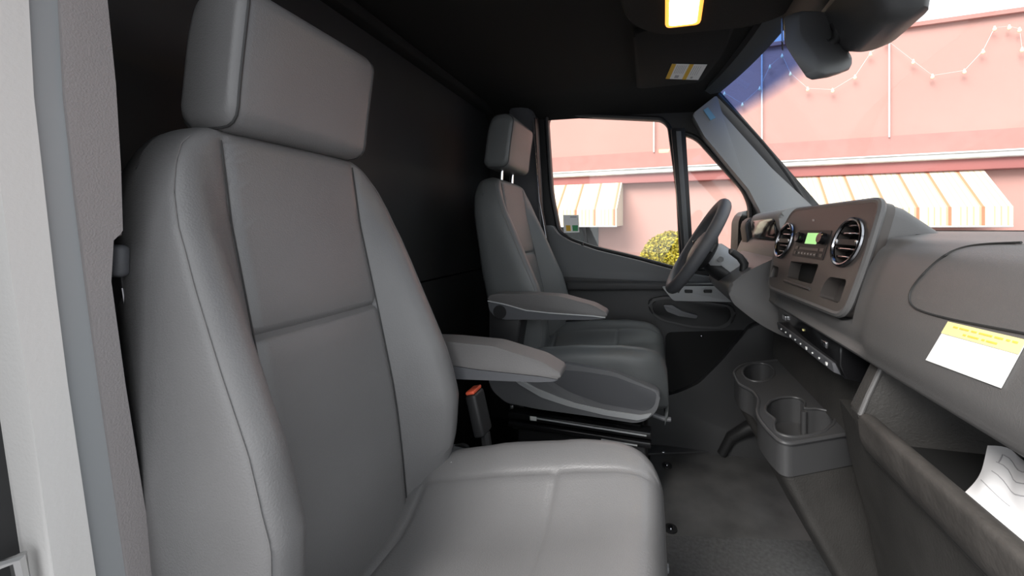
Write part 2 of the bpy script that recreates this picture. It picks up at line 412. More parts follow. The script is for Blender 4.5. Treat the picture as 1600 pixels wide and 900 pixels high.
one('door_striker', lambda b: tube(b, [(-.66, st[1]-.02, st[2]+.012), (-.625, st[1]-.02, st[2]+.012), (-.62, st[1], st[2]+.012), (-.62, st[1]+.004, st[2]-.03), (-.625, st[1]-.02, st[2]-.04), (-.66, st[1]-.02, st[2]-.04)], .006, 8), 'metal', pb)
g0 = atX(182, 408, -.64)
bl = thing('seat_belt', 'dark seat belt running down between pillar and passenger seat', 'seat belt', (-.64, g0[1], .5))
one('belt_guide', lambda b: rbox(b, (-.645, g0[1]+.002, g0[2]), (.03, .016, .04), .007), 'shell_panel', bl)
one('webbing', lambda b: prism(b, [(atX(186, 415, -.645)[1], atX(186, 415, -.645)[2]), (atX(197, 415, -.645)[1], atX(197, 415, -.645)[2]), (atX(252, 870, -.645)[1], atX(252, 870, -.645)[2]), (atX(243, 870, -.645)[1], atX(243, 870, -.645)[2])], 'x', -.645, -.69, .002), 'black_plastic', bl)
one('belt_edge', lambda b: tube(b, [atX(191, 450, -.643), atX(214, 600, -.643), (atX(246, 836, -.643))], .0011, 6), 'dark_chrome', bl)

# ================================================================ SEATS
XF = [(.42, -.478), (.50, -.486), (.56, -.492), (.65, -.504), (.71, -.515), (.87, -.553), (1.03, -.593), (1.10, -.604), (1.16, -.614)]
HW = [(.42, .20), (.5, .228), (.6, .243), (.7, .248), (.85, .246), (.95, .243), (1.02, .238), (1.07, .230), (1.11, .216), (1.14, .196), (1.155, .176), (1.166, .156), (1.176, .13)]
BO = [(.42, .03), (.5, .055), (.58, .080), (.66, .094), (.76, .085), (.87, .060), (1.0, .034), (1.08, .014), (1.14, .0), (1.16, 0)]
TH = [(.42, .13), (.8, .13), (1.1, .105), (1.16, .09)]
IN = .128
def back_mesh(b):
    zs_ = sorted(set([.42+.0*i for i in range(1)] + [round(.42+i*.02, 4) for i in range(1, 36)] + [.855, .861, .868, .872, .878] + [1.13, 1.145, 1.152, 1.158, 1.163, 1.168, 1.172, 1.1755, 1.1765]))
    zs_ = [z for z in zs_ if z <= 1.1765 and not 1.12 < z < 1.13]
    rings = []
    for z in zs_:
        hw = tab(HW, z); xf = tab(XF, z); B = tab(BO, z); th = tab(TH, z)
        shr = 1 if z < 1.150 else math.sqrt(max(.01, 1-((z-1.150)/.0266)**2))
        e = min(.05, hw*.22); mid = xf - th*.45
        vs = [0, .03, .06, .09, .11, IN-.008, IN-.003, IN, IN+.003, IN+.010, IN+.02, .155, .168, .18]
        ks = min(1, hw*.80/IN*.95); vs = [v*ks for v in vs]
        vs = [v for v in vs if v < hw-e-.006] + [hw-e]
        vs += [hw-e+e*q for q in (.25, .42, .58, .72, .84, .93, .98, 1)]
        # constant count
        while len(vs) < 23: vs.insert(1, vs[1]*.5)
        fr = []
        for v in vs:
            x = xf + B*sm((v-IN+.004)/.062)
            k = IN*ks
            x -= .006*max(0, 1-abs(v-k)/.007)
            if v < k: x -= .007*max(0, 1-abs(z-.868)/.008) + .004*max(0, 1-abs(z-.868)/.03) - .004*(1-(v/k)**2)
            if v > hw-e: x -= .065*(1-math.sqrt(max(0, 1-((v-hw+e)/e)**2)))
            fr.append((v, x))
        bk = [(hw, xf-th*.55), (hw-.012, xf-th*.85), (hw-.045, xf-th)]
        half = fr + bk
        ring = [(v, x) for v, x in half] + [(-min(v, hw-e*.45+max(0, v-hw+e*.45)*.4)*(1-.035*sm((v-.15)/.05)), x) for v, x in reversed(half[1:])]
        rings.append([(mid+(x-mid)*shr, v, z) for v, x in ring])
    loft(b, rings)
def outer_seam(b, sgn):
    pts = []
    for i in range(60):
        z = .47 + (1.150-.47)*i/59
        hw = tab(HW, z); e = min(.05, hw*.22); v = hw-e*.45
        x = tab(XF, z) + tab(BO, z)*sm((v-IN+.004)/.062) - .065*(1-math.sqrt(1-.55**2))
        pts.append((x+.0003, sgn*v*(1-.035*sm((v-.15)/.05) if sgn < 0 else 1), z))
    tube(b, pts, .0009, 6)
def insert_seam(b, sgn):
    pts = []
    for i in range(50):
        z = .46 + (1.152-.46)*i/49
        hw = tab(HW, z); k = IN*min(1, hw*.80/IN*.95)
        pts.append((tab(XF, z)-.0025, sgn*k, z))
    tube(b, pts, .0012, 6)
ZC = [(-.52, .44), (-.5, .445), (-.35, .472), (-.18, .510), (-.06, .545), (0, .555), (.03, .55)]
CB = [(-.52, .05), (-.45, .080), (-.3, .088), (-.15, .078), (-.05, .055), (0, .04), (.03, .03)]
def cush_mesh(b):
    xs = [-.54, -.52, -.50, -.485, -.470, -.462, -.456, -.450, -.442]+[-.43+.03*i for i in range(8)]+[-.195, -.186, -.180, -.174, -.165]+[-.14+.025*i for i in range(5)]
    rows = [(x, 0, 1) for x in xs]
    r = .055; x0 = -.035
    for k in range(1, 8):
        a = k/7*math.pi/2; rows.append((x0+r*math.sin(a), r*(1-math.cos(a)), 1))
    rows += [(.023, .085, 1), (.020, .11, 1), (.010, .14, 1)]
    rings = []
    for x, dz, _ in rows:
        hw = .247
        if x > -.12: hw = .247 - .055*((x+.12)/.16)**2.2
        zc = tab(ZC, x) - dz; cb = tab(CB, x)*(1 if dz < .06 else max(0, 1-(dz-.06)/.05))
        e = .05
        vs = [0, .03, .06, .09, .115, .132, .140, .144, .148, .152, .158, .17, .185, hw-e]
        vs = sorted(min(v, hw-e) for v in vs)
        vs += [hw-e+e*q for q in (.25, .45, .62, .76, .87, .95, 1)]
        top = []
        for v in vs:
            z = zc + cb*sm((v-.05)/.16)
            z -= .004*max(0, 1-abs(v-.148)/.006)*(1 if dz < .01 else 0)
            if v < .148:
                z -= .004*max(0, 1-abs(x+.180)/.007) + .005*max(0, 1-abs(x+.456)/.008)
            if v > hw-e: z -= .055*(1-math.sqrt(max(0, 1-((v-hw+e)/e)**2)))
            top.append((v, z))
        zb = .405
        bk = [(hw, min(zb+.02, top[-1][1]-.005)), (hw-.015, min(zb, top[-1][1]-.01))]
        half = top+bk
        ring = half + [(-v, z) for v, z in reversed(half[1:])]
        rings.append([(x, v, z) for v, z in ring])
    loft(b, rings)
def cush_front_seam(b):
    pts = []
    for i in range(41):
        v = -.19+.38*i/40; x = -.002 - .03*(abs(v)/.19)**3
        pts.append((x+.0045, v, tab(ZC, -.002)-.019 + tab(CB, 0)*sm((abs(v)-.05)/.16)))
    tube(b, pts, .0016, 6)
# pieces measured on the driver's near side, kept relative to the seat
DX, DZ, YDRV = .03, .055, 1.58
COVER = xz([(762, 588), (770, 570), (800, 556), (860, 566), (900, 570), (960, 580), (1033, 612), (1027, 640), (1012, 654), (994, 660), (930, 650), (842, 638), (792, 628), (771, 610)], 1.315, DX, DZ)
PANEL = xz([(846, 585), (870, 577), (910, 580), (960, 588), (1027, 613), (1022, 636), (1008, 642), (940, 630), (890, 612)], 1.31, DX, DZ)
RIB = xz([(796, 586), (806, 588), (838, 606), (872, 620), (900, 630), (950, 641), (1000, 648), (1019, 645), (1012, 652), (996, 656), (945, 648), (888, 634), (846, 620), (812, 600)], 1.308, DX, DZ)
AR_TOP = [(-.56, .79), (-.535, .80), (-.42, .803), (-.30, .80), (-.19, .775), (-.145, .752), (-.145, .738), (-.19, .742), (-.34, .745), (-.42, .75), (-.50, .768), (-.56, .776)]
AR_LOW = [(-.56, .774), (-.50, .766), (-.42, .748), (-.34, .743), (-.19, .740), (-.15, .737), (-.16, .732), (-.20, .727), (-.50, .712), (-.535, .720), (-.556, .745)]
def seat(label, Yc, m, dx, dz, hdz, ar_dz, group, vin, ax):
    o = thing('cab_seat', label, 'seat', (dx, Yc, 0), group)
    ORG[o] = Vector((0, 0, 0))                      # parts are built in the seat's own frame
    def up(f, dz_=dz):
        def g(b):
            f(b); bmesh.ops.translate(b, verts=b.verts, vec=(ax if dz_ is ar_dz else 0, 0, dz_))
        return g
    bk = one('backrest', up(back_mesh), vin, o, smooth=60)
    for s in (-1, 1):
        one('seam', up(lambda b: outer_seam(b, s)), 'seam_light', bk)
        one('seam', up(lambda b: insert_seam(b, s)), 'seam_thread', bk)
    def tilt(f):
        def g(b):
            f(b)
            if m < 0:
                for v in b.verts: v.co.z -= .11*(v.co.x+.45)
        return g
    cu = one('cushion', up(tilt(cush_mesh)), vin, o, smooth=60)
    one('seam', up(tilt(cush_front_seam)), 'seam_light', cu)
    # headrest
    prof = fillet([(-.585, 1.178), (-.578, 1.25), (-.560, 1.375), (-.585, 1.395), (-.650, 1.392), (-.672, 1.33), (-.690, 1.195), (-.675, 1.178)], [.03, .05, .035, .02, .03, .05, .025, .02], 4)
    cx, cz = -.625, 1.285
    def head(b):
        rings = []
        for v, k in ((-.139, .72), (-.138, .82), (-.134, .90), (-.128, .955), (-.116, 1), (-.06, 1.012), (0, 1.015), (.06, 1.012), (.116, 1), (.128, .955), (.134, .90), (.138, .82), (.139, .72)):
            rings.append([(cx+(x-cx)*k, v, cz+(z-cz)*(k if abs(v) > .12 else 1)) for x, z in prof])
        loft(b, rings)
    hd = one('headrest', up(head, dz+hdz), vin, o, smooth=60)
    for s in (-1, 1):
        one('seam', up(lambda b: tube(b, [(cx+(x-cx)*.958, s*.1275, cz+(z-cz)*.958) for x, z in prof], .0022, 6, closed=True), dz+hdz), 'seam_thread', hd)
        one('headrest_post', up(lambda b: tube(b, [(-.645, s*.062, 1.10), (-.638, s*.062, 1.19+hdz)], .007, 10)), 'chrome', o)
    # inner armrest
    v0, v1 = (.252, .315)
    a = one('armrest', up(lambda b: prism(b, fillet(AR_TOP, .012), 'y', m*v0, m*v1, .014, 3), ar_dz), 'armrest_vinyl', o, smooth=50)
    one('armrest_trim', up(lambda b: prism(b, fillet(AR_LOW, .01), 'y', m*(v0+.002), m*(v1-.002), .006, 2), ar_dz), 'shell_panel', a)
    one('trim_line', up(lambda b: tube(b, [(x, m*(v1+.0003), z) for x, z in AR_LOW[0:6]], .0022, 6), ar_dz), 'cover_white', a)
    one('pivot_cap', up(lambda b: prism(b, ring_pts(-.515, .738, .024, .024, 20), 'y', m*v1, m*(v1+.001), 0), ar_dz), 'black_plastic', a)
    one('armrest_bracket', up(lambda b: prism(b, fillet([(-.56, .56), (-.47, .56), (-.44, .72), (-.56, .76)], .02), 'y', m*.22, m*.30, .01), ar_dz), 'black_plastic', o)
    # plastic shells at both sides of the cushion
    for s in (1, -1):
        q = s*m
        c = one('side_shell', up(lambda b: prism(b, fillet(COVER, .018), 'y', q*.235, q*.272, .008, 3)), 'shell_plastic', o)
        one('shell_panel', up(lambda b: prism(b, fillet(PANEL, .015), 'y', q*.262, q*.2735, .003)), 'shell_panel', c)
        one('shell_rib', up(lambda b: prism(b, fillet(RIB, .006), 'y', q*.262, q*.277, .004)), 'cover_white', c)
        one('lever_hole', up(lambda b: prism(b, fillet([(-.50, .50), (-.43, .52), (-.40, .49), (-.42, .46), (-.45, .468)], .012), 'y', q*.266, q*.2745, 0)), 'void', c)
    one('shell_floor', up(lambda b: rbox(b, (-.25, 0, .395), (.46, .46, .03), .01)), 'black_plastic', o)
    # rails and box
    for s in (1, -1):
        q = s*m
        one('seat_rail', lambda b: (rbox(b, (-.285, q*.238, .350), (.50, .05, .022), .004, (0, R(2), 0)), rbox(b, (-.285, q*.248, .318), (.50, .03, .02), .004, (0, R(2), 0))), 'rail_black', o)
        one('rail_highlight', lambda b: rbox(b, (-.25, q*.2645, .352), (.40, .003, .004), 0, (0, R(2.5), 0)), 'cover_white', o)  # these thin bars are painted highlights along the rail
        one('rail_highlight', lambda b: rbox(b, (-.22, q*.2645, .372), (.16, .003, .003), 0, (0, R(4), 0)), 'dark_chrome', o)
        one('rail_highlight', lambda b: rbox(b, (-.14, q*.2645, .310), (.12, .003, .004), 0, (0, R(2.5), 0)), 'cover_white', o)
        one('rail_bolt', lambda b: rbox(b, (-.52, q*.262, .39), (.014, .012, .014), .005), 'metal', o)
        one('rail_tag', lambda b: rbox(b, (-.44, q*.265, .358), (.024, .003, .014), .001), 'sticker_white', o)
    one('suspension_block', lambda b: rbox(b, (-.28, 0, .36), (.44, .40, .07), .01), 'rail_black', o)
    one('seat_box', lambda b: rbox(b, (-.28, 0, .152), (.46, .48, .304), .01), 'black_plastic', o)
    one('adjust_lever', lambda b: tube(b, [(-.03, m*.20, .385), (.01, m*.20, .375), (.03, m*.20, .375)], .008, 8), 'shell_plastic', o)
    if m < 0: return o                               # the driver's buckle is out of sight beyond the cushion
    def buck(b): rbox(b, (-.405, m*.292, .585), (.028, .05, .10), .007, (0, R(-14), 0))
    bu = one('buckle', up(buck, 0), 'black_plastic', o)
    one('buckle_button', lambda b: rbox(b, (-.4185, m*.292, .6375), (.022, .044, .008), .003, (0, R(-14), 0)), 'red', bu, label='red release button')
    one('buckle_stalk', lambda b: tube(b, [(-.39, m*.292, .54), (-.375, m*.285, .47), (-.37, m*.27, .40)], .012, 8), 'black_plastic', bu)
    one('care_tag', up(lambda b: rbox(b, (-.425, m*.19, .525), (.03, .03, .004), 0, (0, R(-25), 0))), 'sticker_white', o, label='small white fabric tag')
    return o
seat('grey vinyl passenger seat in the foreground with large headrest', .572, 1, 0, 0, -.012, -.042, 'cab seats', 'vinyl', -.05)
seat('grey vinyl driver seat in front of the steering wheel', YDRV, -1, DX, DZ, .035, 0, 'cab seats', 'vinyl_shaded', -.03)

# ================================================================ DASHBOARD
PRO = [(.374, .785), (.356, .797), (.352, .825), (.362, .875), (.374, .918), (.386, .955), (.402, .985), (.432, 1.005), (.50, 1.014), (.70, 1.018), (.96, 1.012), (.985, .95), (.75, .80), (.45, .785)]
dash = thing('dashboard', 'charcoal moulded dashboard with raised centre panel', 'dashboard', (.55, 1.07, .78))
def dash_mesh(b):
    P = fillet(PRO, .012, 3)
    P2 = [(x+(.020*sm((z-.79)/.02)*sm((1.01-z)/.02) if x < .44 else 0), z) for x, z in P]
    Q = [(x+.10*sm((z-.838)/.006)*(1 if x < .46 else 0), min(z, .985) if x < .46 else z) for x, z in P2]
    loft(b, [[(x, y, z) for x, z in K] for y, K in ((.17, P), (.76, P), (.82, P2), (.862, P2), (.863, Q), (1.318, Q), (1.319, P2), (1.40, P), (1.93, P))])
one('dash_body', dash_mesh, 'dash_plastic', dash, smooth=40)
def dash_hit(px, py, off=.0):
    best = None
    o = Vector((0, 0, H)); d = Vector(_d(px, py, 1))-o
    for (x0, z0), (x1, z1) in zip(PRO[1:10], PRO[2:11]):
        # plane through the segment, parallel to y
        nx, nz = -(z1-z0), (x1-x0); den = d.x*nx+d.z*nz
        if abs(den) < 1e-9: continue
        t = ((x0-o.x)*nx+(z0-o.z)*nz)/den
        if t <= 0: continue
        p = o+d*t
        q = ((p.x-x0)*(x1-x0)+(p.z-z0)*(z1-z0))/((x1-x0)**2+(z1-z0)**2)
        if -.02 <= q <= 1.02 and (best is None or t < best[0]):
            n = Vector((nx, 0, nz)).normalized(); best = (t, p + n*off)
    return best[1]
seam_px = [(1596, 379), (1540, 381), (1505, 386), (1478, 397), (1448, 422), (1426, 448), (1420, 464), (1424, 478), (1440, 487), (1480, 498), (1540, 510), (1600, 521), (1640, 529)]
for _ in range(2):                           # corner cutting
    seam_px = [seam_px[0]] + [q for (a, b_), (c, d) in zip(seam_px, seam_px[1:]) for q in ((a*.75+c*.25, b_*.75+d*.25), (a*.25+c*.75, b_*.25+d*.75))] + [seam_px[-1]]
sp_ = []
for (a, b_), (c, d) in zip(seam_px, seam_px[1:]):
    for k in range(5): sp_.append(dash_hit(lerp(a, c, k/5), lerp(b_, d, k/5), .0002))
one('airbag_seam', lambda b: tube(b, sp_, .0016, 6), 'dash_seam', dash)
# warning label on the dash face
def lab(u, v, off=.0015):                    # u 0..1 left-right, v 0..1 top-bottom, on the dash surface
    tl, tr, bl_, br = [(1484, 503), (1607, 532), (1448, 563), (1566, 607)]
    a = (lerp(tl[0], tr[0], u), lerp(tl[1], tr[1], u)); c = (lerp(bl_[0], br[0], u), lerp(bl_[1], br[1], u))
    return dash_hit(lerp(a[0], c[0], v), lerp(a[1], c[1], v), off)
def sheet(b, f, u0, u1, v0, v1, off, n=8, th=.0008):
    A = [[b.verts.new(f(lerp(u0, u1, i/n), lerp(v0, v1, j/n), off)) for i in range(n+1)] for j in range(n+1)]
    B = [[b.verts.new(f(lerp(u0, u1, i/n), lerp(v0, v1, j/n), off-th)) for i in range(n+1)] for j in range(n+1)]
    for j in range(n):
        for i in range(n):
            b.faces.new((A[j][i], A[j][i+1], A[j+1][i+1], A[j+1][i])); b.faces.new((B[j][i], B[j+1][i], B[j+1][i+1], B[j][i+1]))
    for i in range(n):
        b.faces.new((A[0][i], B[0][i], B[0][i+1], A[0][i+1])); b.faces.new((A[n][i+1], B[n][i+1], B[n][i], A[n][i]))
        b.faces.new((A[i][0], A[i+1][0], B[i+1][0], B[i][0])); b.faces.new((A[i+1][n], A[i][n], B[i][n], B[i+1][n]))
wl = one('warning_label', lambda b: sheet(b, lab, 0, 1, 0, 1, .0015), 'sticker_white', dash, label='white warning label with yellow heading')
one('label_heading', lambda b: sheet(b, lab, 0, 1, 0, .30, .0021), 'yellow', wl)
def dashes(b):
    for v, segs in ((.09, [(.10, .16), (.18, .30), (.33, .40), (.43, .60), (.63, .74), (.78, .83), (.86, .93)]), (.21, [(.26, .30), (.32, .46), (.50, .54), (.56, .70)])):
        for a, c in segs: sheet(b, lab, a, c, v-.018, v+.022, .0025, 2)
one('label_print', dashes, 'yellow_ink', wl)

# ---- raised centre panel (tilted plane)
PA = Vector((.3515, 1.075, .850)); PB = Vector((.4155, 1.075, 1.080)); PH = (PB-PA).length; pu = (PB-PA)/PH
pa_ = Vector((-.062, 1, 0))                  # across the panel, slightly turned to the driver
pn = pu.cross(pa_).normalized()
if pn.x > 0: pn = -pn                        # towards the seats
YL, YR = 1.288, .865
def pf(y, v, w): return tuple(PA + pu*v + pn*w + pa_*(y-1.075))
def pan_hit(px, py):
    o = Vector((0, 0, H)); d = Vector(_d(px, py, 1))-o
    t = (PA-o).dot(pn)/d.dot(pn); p = o+d*t
    return (p.y, (p-PA-pa_*(p.y-1.075)).dot(pu))
def z4(pts): return [pan_hit(1190+a/4.5, 300+b_/4.5) for a, b_ in pts]
out4 = fillet([(YL, 0), (1.322, PH*.45), (1.318, PH*.7), (YL-.01, PH), (YR+.005, PH), (YR, PH*.5), (YR+.01, 0)], [.03, .08, .05, .03, .025, .1, .035], 5)
slot = fillet(z4([(205, 485), (402, 508), (352, 648), (180, 600)]), .008)
pkr = fillet(z4([(478, 595), (600, 615), (545, 785), (400, 735), (440, 640)]), .010)
pkl = fillet(z4([(75, 505), (128, 520), (115, 610), (50, 605)]), .010)
vr = pan_hit(1325, 379); vl = (1.266, pan_hit(1222.5, 376)[1])
VR = .050
hv = ring_pts(vr[0], vr[1], VR*.93); hvl = ring_pts(vl[0], vl[1], VR*.93)
slot = fit(slot, out4); pkr = fit(pkr, out4, [slot, hv]); pkl = fit(pkl, out4, [slot, hvl])
one('centre_panel', lambda b: plate(b, out4, [slot, pkr, pkl, hv, hvl], pf, .03, [.05, .045, .045, .03, .03]), 'bezel', dash, smooth=30, label='brown grey centre panel with storage slots')
one('panel_edge', lambda b: tube(b, [pf(u, v, -.006) for u, v in out4], .0075, 8, closed=True), 'dash_plastic', dash)
# housing behind the panel, falling away to the top of the dash
def pod(b):
    rs = []
    for w_, k, dn in ((-.006, 1, 0), (-.05, .99, .004), (-.11, .97, .03), (-.19, .94, .075)):
        rs.append([Vector(pf(1.075+(u-1.075)*k, v, w_)) - Vector((0, 0, dn*v/PH)) for u, v in out4])
    loft(b, rs, caps=False)
one('panel_housing', pod, 'dash_plastic', dash, smooth=60)
for q_ in (slot, pkr, pkl):
    one('pocket_shade', lambda b: plate(b, [(sum(p[0] for p in q_)/len(q_)*.06+u*.94, sum(p[1] for p in q_)/len(q_)*.06+v*.94) for u, v in q_], [], lambda u, v, w: pf(u, v, w-(.026 if q_ is slot else .038)), .004), 'void', dash)  # near-black plate puts the pocket's inner shade into the colour
def vent(c):
    def disc(b): plate(b, ring_pts(c[0], c[1], VR*.92), [], lambda u, v, w: pf(u, v, w-.022), .006)
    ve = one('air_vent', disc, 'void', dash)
    one('vent_ring', lambda b: tube(b, [pf(u, v, .003) for u, v in ring_pts(c[0], c[1], VR, n=40)], .0048, 8, closed=True), 'dark_chrome', ve)
    for k in range(-2, 3):
        hh = math.sqrt((VR*.9)**2-(k*.017)**2)
        if k == 0: continue
        one('vent_blade', lambda b: loft(b, [[pf(c[0]+s*hh, c[1]+k*.017+dv, w) for dv, w in ((-.0018, -.018), (.0018, -.018), (.0045, .0), (.0015, .0))] for s in (-1, 1)]), 'black_gloss', ve)
        one('blade_tip', lambda b: tube(b, [pf(c[0]-.5*hh, c[1]+k*.017+.003, .001), pf(c[0]+.5*hh*(1 if k % 2 else .2), c[1]+k*.017+.003, .001)], .0012, 6), 'chrome', ve)
    one('vent_knob', lambda b: (loft(b, [[pf(c[0]+s*VR*.9, c[1]+dv, w) for dv, w in ((-.006, -.012), (.006, -.012), (.006, .004), (-.006, .004))] for s in (-1, 1)])), 'black_plastic', ve)
    for s in (-.8, .72):
        p = Vector(pf(c[0]+s*VR, c[1], .004)); one('vent_accent', lambda b: rbox(b, p, (.006, .007, .010), .002), 'chrome', ve)
vent(vr); vent(vl)
# radio
rad = z4([(275, 272), (505, 268), (430, 478), (215, 448)])
ry0 = sum(p[0] for p in rad[1:3])/2; ry1 = (rad[0][0]+rad[3][0])/2; rv1 = (rad[0][1]+rad[1][1])/2; rv0 = (rad[2][1]+rad[3][1])/2
ra = one('radio', lambda b: plate(b, fillet([(ry0, rv0), (ry1, rv0), (ry1, rv1), (ry0, rv1)], .004), [], lambda u, v, w: pf(u, v, w+.0015), .01), 'black_plastic', dash, label='small radio with green display')
def rr(a, c): return (lerp(ry1, ry0, a), lerp(rv0, rv1, c))       # a from the driver side, c from the bottom
def rbar(name, a0, a1, c0, c1, m, hgt=.003):
    (ua, va), (ub, vb) = rr(a0, c0), rr(a1, c1)
    one(name, lambda b: plate(b, [(ua, va), (ub, va), (ub, vb), (ua, vb)], [], lambda u, v, w: pf(u, v, w+hgt), .004), m, ra)
rbar('screen', .32, .68, .50, .90, 'lcd', .0022)
for a in (.14, .86):
    u, v = rr(a, .70)
    one('knob', lambda b: loft(b, [[pf(x, y, w) for x, y in ring_pts(u, v, r_, n=18)] for r_, w in ((.014, .001), (.014, .012), (.012, .014))]), 'black_gloss', ra)
rbar('cassette_bar', .20, .80, .27, .36, 'bezel'); rbar('button', .05, .15, .27, .38, 'bezel'); rbar('button', .85, .95, .27, .38, 'bezel')
for k in range(6): rbar('button', .20+.1*k, .28+.1*k, .08, .19, 'bezel')
for k in range(6): rbar('button_mark', .225+.1*k, .255+.1*k, .12, .15, 'cover_white', .0036)
for a in (.05, .88): rbar('button', a, a+.07, .08, .19, 'bezel')
lg = z4([(360, 192), (372, 192), (372, 206), (360, 206)])
one('panel_badge', lambda b: plate(b, lg, [], lambda u, v, w: pf(u, v, w+.0012), .002), 'cover_white', dash)
one('slot_lip', lambda b: tube(b, [pf(*p, .002) for p in z4([(165, 625), (345, 685)])], .0035, 8), 'bezel', dash)

# ---- switch block under the dash lip
SWX = .372
def sw(px, py, o=0):
    p = atX(px, py, SWX); return (p[1], p[2])
swb = thing('switch_block', 'black gloss socket and switch strip under the centre of the dash', 'switch panel', (.42, 1.1, .68))
swp = [(SWX, .786), (SWX, .742), (SWX+.012, .715), (SWX+.09, .70), (SWX+.12, .786)]
one('block_body', lambda b: prism(b, swp, 'y', .905, 1.31, .006), 'black_gloss', swb)
one('switch_strip', lambda b: prism(b, [(SWX-.006, .742), (SWX-.002, .722), (SWX+.015, .716), (SWX+.012, .742)], 'y', .925, 1.30, .002), 'shell_panel', swb)
for k in range(9):
    y = .95+.038*k
    one('switch_mark', lambda b: rbox(b, (SWX-.0065, y, .732), (.003, .004 if k % 3 else .007, .004 if k % 3 else .007), .001), 'sticker_white', swb)
for y in (.975, 1.245):
    one('usb_socket', lambda b: rbox(b, (SWX-.001, y, .768), (.004, .026, .013), .001), 'chrome', swb)
one('power_led', lambda b: rbox(b, (SWX-.001, 1.10, .768), (.003, .006, .004), 0), 'yellow', swb)

# ---- cup holder console
ZT = .55
def c7(pts, z=ZT): return [atZ(1000+a/2.5, 540+b_/2.5, z)[:2] for a, b_ in pts]
cuo = fillet(c7([(364, 104), (400, 72), (550, 55), (650, 130), (862, 335), (560, 386), (500, 330), (455, 270), (466, 210), (440, 176), (388, 152)]), [.03, .05, .02, .1, .012, .03, .05, .05, .03, .03, .03], 5)
h1 = c7([(463+80*math.cos(t), 106+46*math.sin(t)) for t in [2*math.pi*i/28 for i in range(28)]])
h2 = c7([(566+80*math.cos(t), 248+46*math.sin(t)) for t in [2*math.pi*(i/28) for i in range(28)]])
# figure-eight of two cups merged
eight = c7([(490, 258), (490, 238), (510, 215), (545, 203), (590, 200), (628, 207), (646, 222), (640, 246), (690, 246), (740, 256), (768, 276), (756, 306), (720, 336), (660, 352), (600, 358), (560, 352), (530, 338), (522, 310), (530, 288), (510, 275)])
eight = fillet(eight, .008, 2)
h1 = fit(h1, cuo); eight = fit(eight, cuo, [h1])
cup = thing('cup_holder_console', 'charcoal plastic console with three cup holders below the dash', 'console', (.38, 1.15, 0))
one('cup_tray', lambda b: plate(b, cuo, [h1, eight], lambda u, v, w: (u, v, ZT+w), .075, [.07, .07]), 'console_plastic', cup, smooth=35)
one('tray_rim', lambda b: tube(b, [(u, v, ZT-.001) for u, v in cuo], .005, 8, closed=True), 'console_plastic', cup)
one('cup_rim', lambda b: tube(b, [(u, v, ZT) for u, v in h1], .0035, 8, closed=True), 'console_plastic', cup)
one('cup_rim', lambda b: tube(b, [(u, v, ZT) for u, v in eight], .0035, 8, closed=True), 'console_plastic', cup)
cdiv = c7([(575, 300), (640, 250)])
one('cup_divider', lambda b: tube(b, [(cdiv[1][0], cdiv[1][1], ZT-.07), (cdiv[1][0], cdiv[1][1], ZT-.004)], .007, 10), 'console_plastic', cup)
def cbody(b):
    cx = sum(p[0] for p in cuo)/len(cuo); cy = sum(p[1] for p in cuo)/len(cuo)
    rs = []
    for z, sx, k in ((ZT-.072, 0, .985), (.36, .06, .95), (.18, .16, .92), (0, .28, .90)):
        rs.append([(cx+(u-cx)*k+sx, cy+(v-cy)*k, z) for u, v in cuo])
    loft(b, rs)
one('console_base', cbody, 'console_dark', cup, smooth=50)
# back slope from the tray up to the dash
def upper(b): prism(b, [(.44, .545), (.60, .55), (.60, .79), (.47, .79), (.445, .70)], 'y', .80, 1.62, .008)
one('console_riser', upper, 'console_dark', cup)
r0 = atX(1334, 660, .445)
one('riser_trim', lambda b: tube(b, [atX(1334, 658, .44), atX(1352, 622, .44), atX(1369, 596, .44)], .003, 8), 'dash_plastic', cup)

# ---- passenger shelf and knee panel
gs = thing('glove_shelf', 'open dark storage shelf below the passenger dash with scuffed lip', 'shelf', (.5, .5, 0))
one('shelf_lip', lambda b: prism(b, fillet([(.345, .705), (.372, .705), (.385, .66), (.40, .62), (.372, .62), (.35, .655)], .014, 4), 'y', .17, .775, .006), 'scuffed', gs)
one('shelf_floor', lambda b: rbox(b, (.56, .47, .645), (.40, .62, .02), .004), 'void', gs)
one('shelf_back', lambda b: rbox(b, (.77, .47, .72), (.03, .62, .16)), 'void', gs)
one('shelf_end', lambda b: prism(b, fillet([(.345, .705), (.37, .62), (.78, .62), (.78, .79), (.38, .79)], .006), 'y', .775, .80, .005), 'console_dark', gs)
one('end_trim', lambda b: tube(b, [(.350, .775, .70), (.362, .775, .735), (.382, .775, .785)], .004, 8), 'dash_plastic', gs)
def knee(b):
    rs = []
    for y, dx in ((.17, 0), (.6, 0), (.8, 0), (1.0, .03)):
        rs.append([(.38+dx, y, .64), (.40+dx, y, .52), (.44+dx, y, .36), (.50, y, .18), (.57, y, .03), (.60, y, 0), (.95, y, 0), (.95, y, .64)])
    loft(b, rs)
one('knee_panel', knee, 'console_dark', gs, smooth=50)

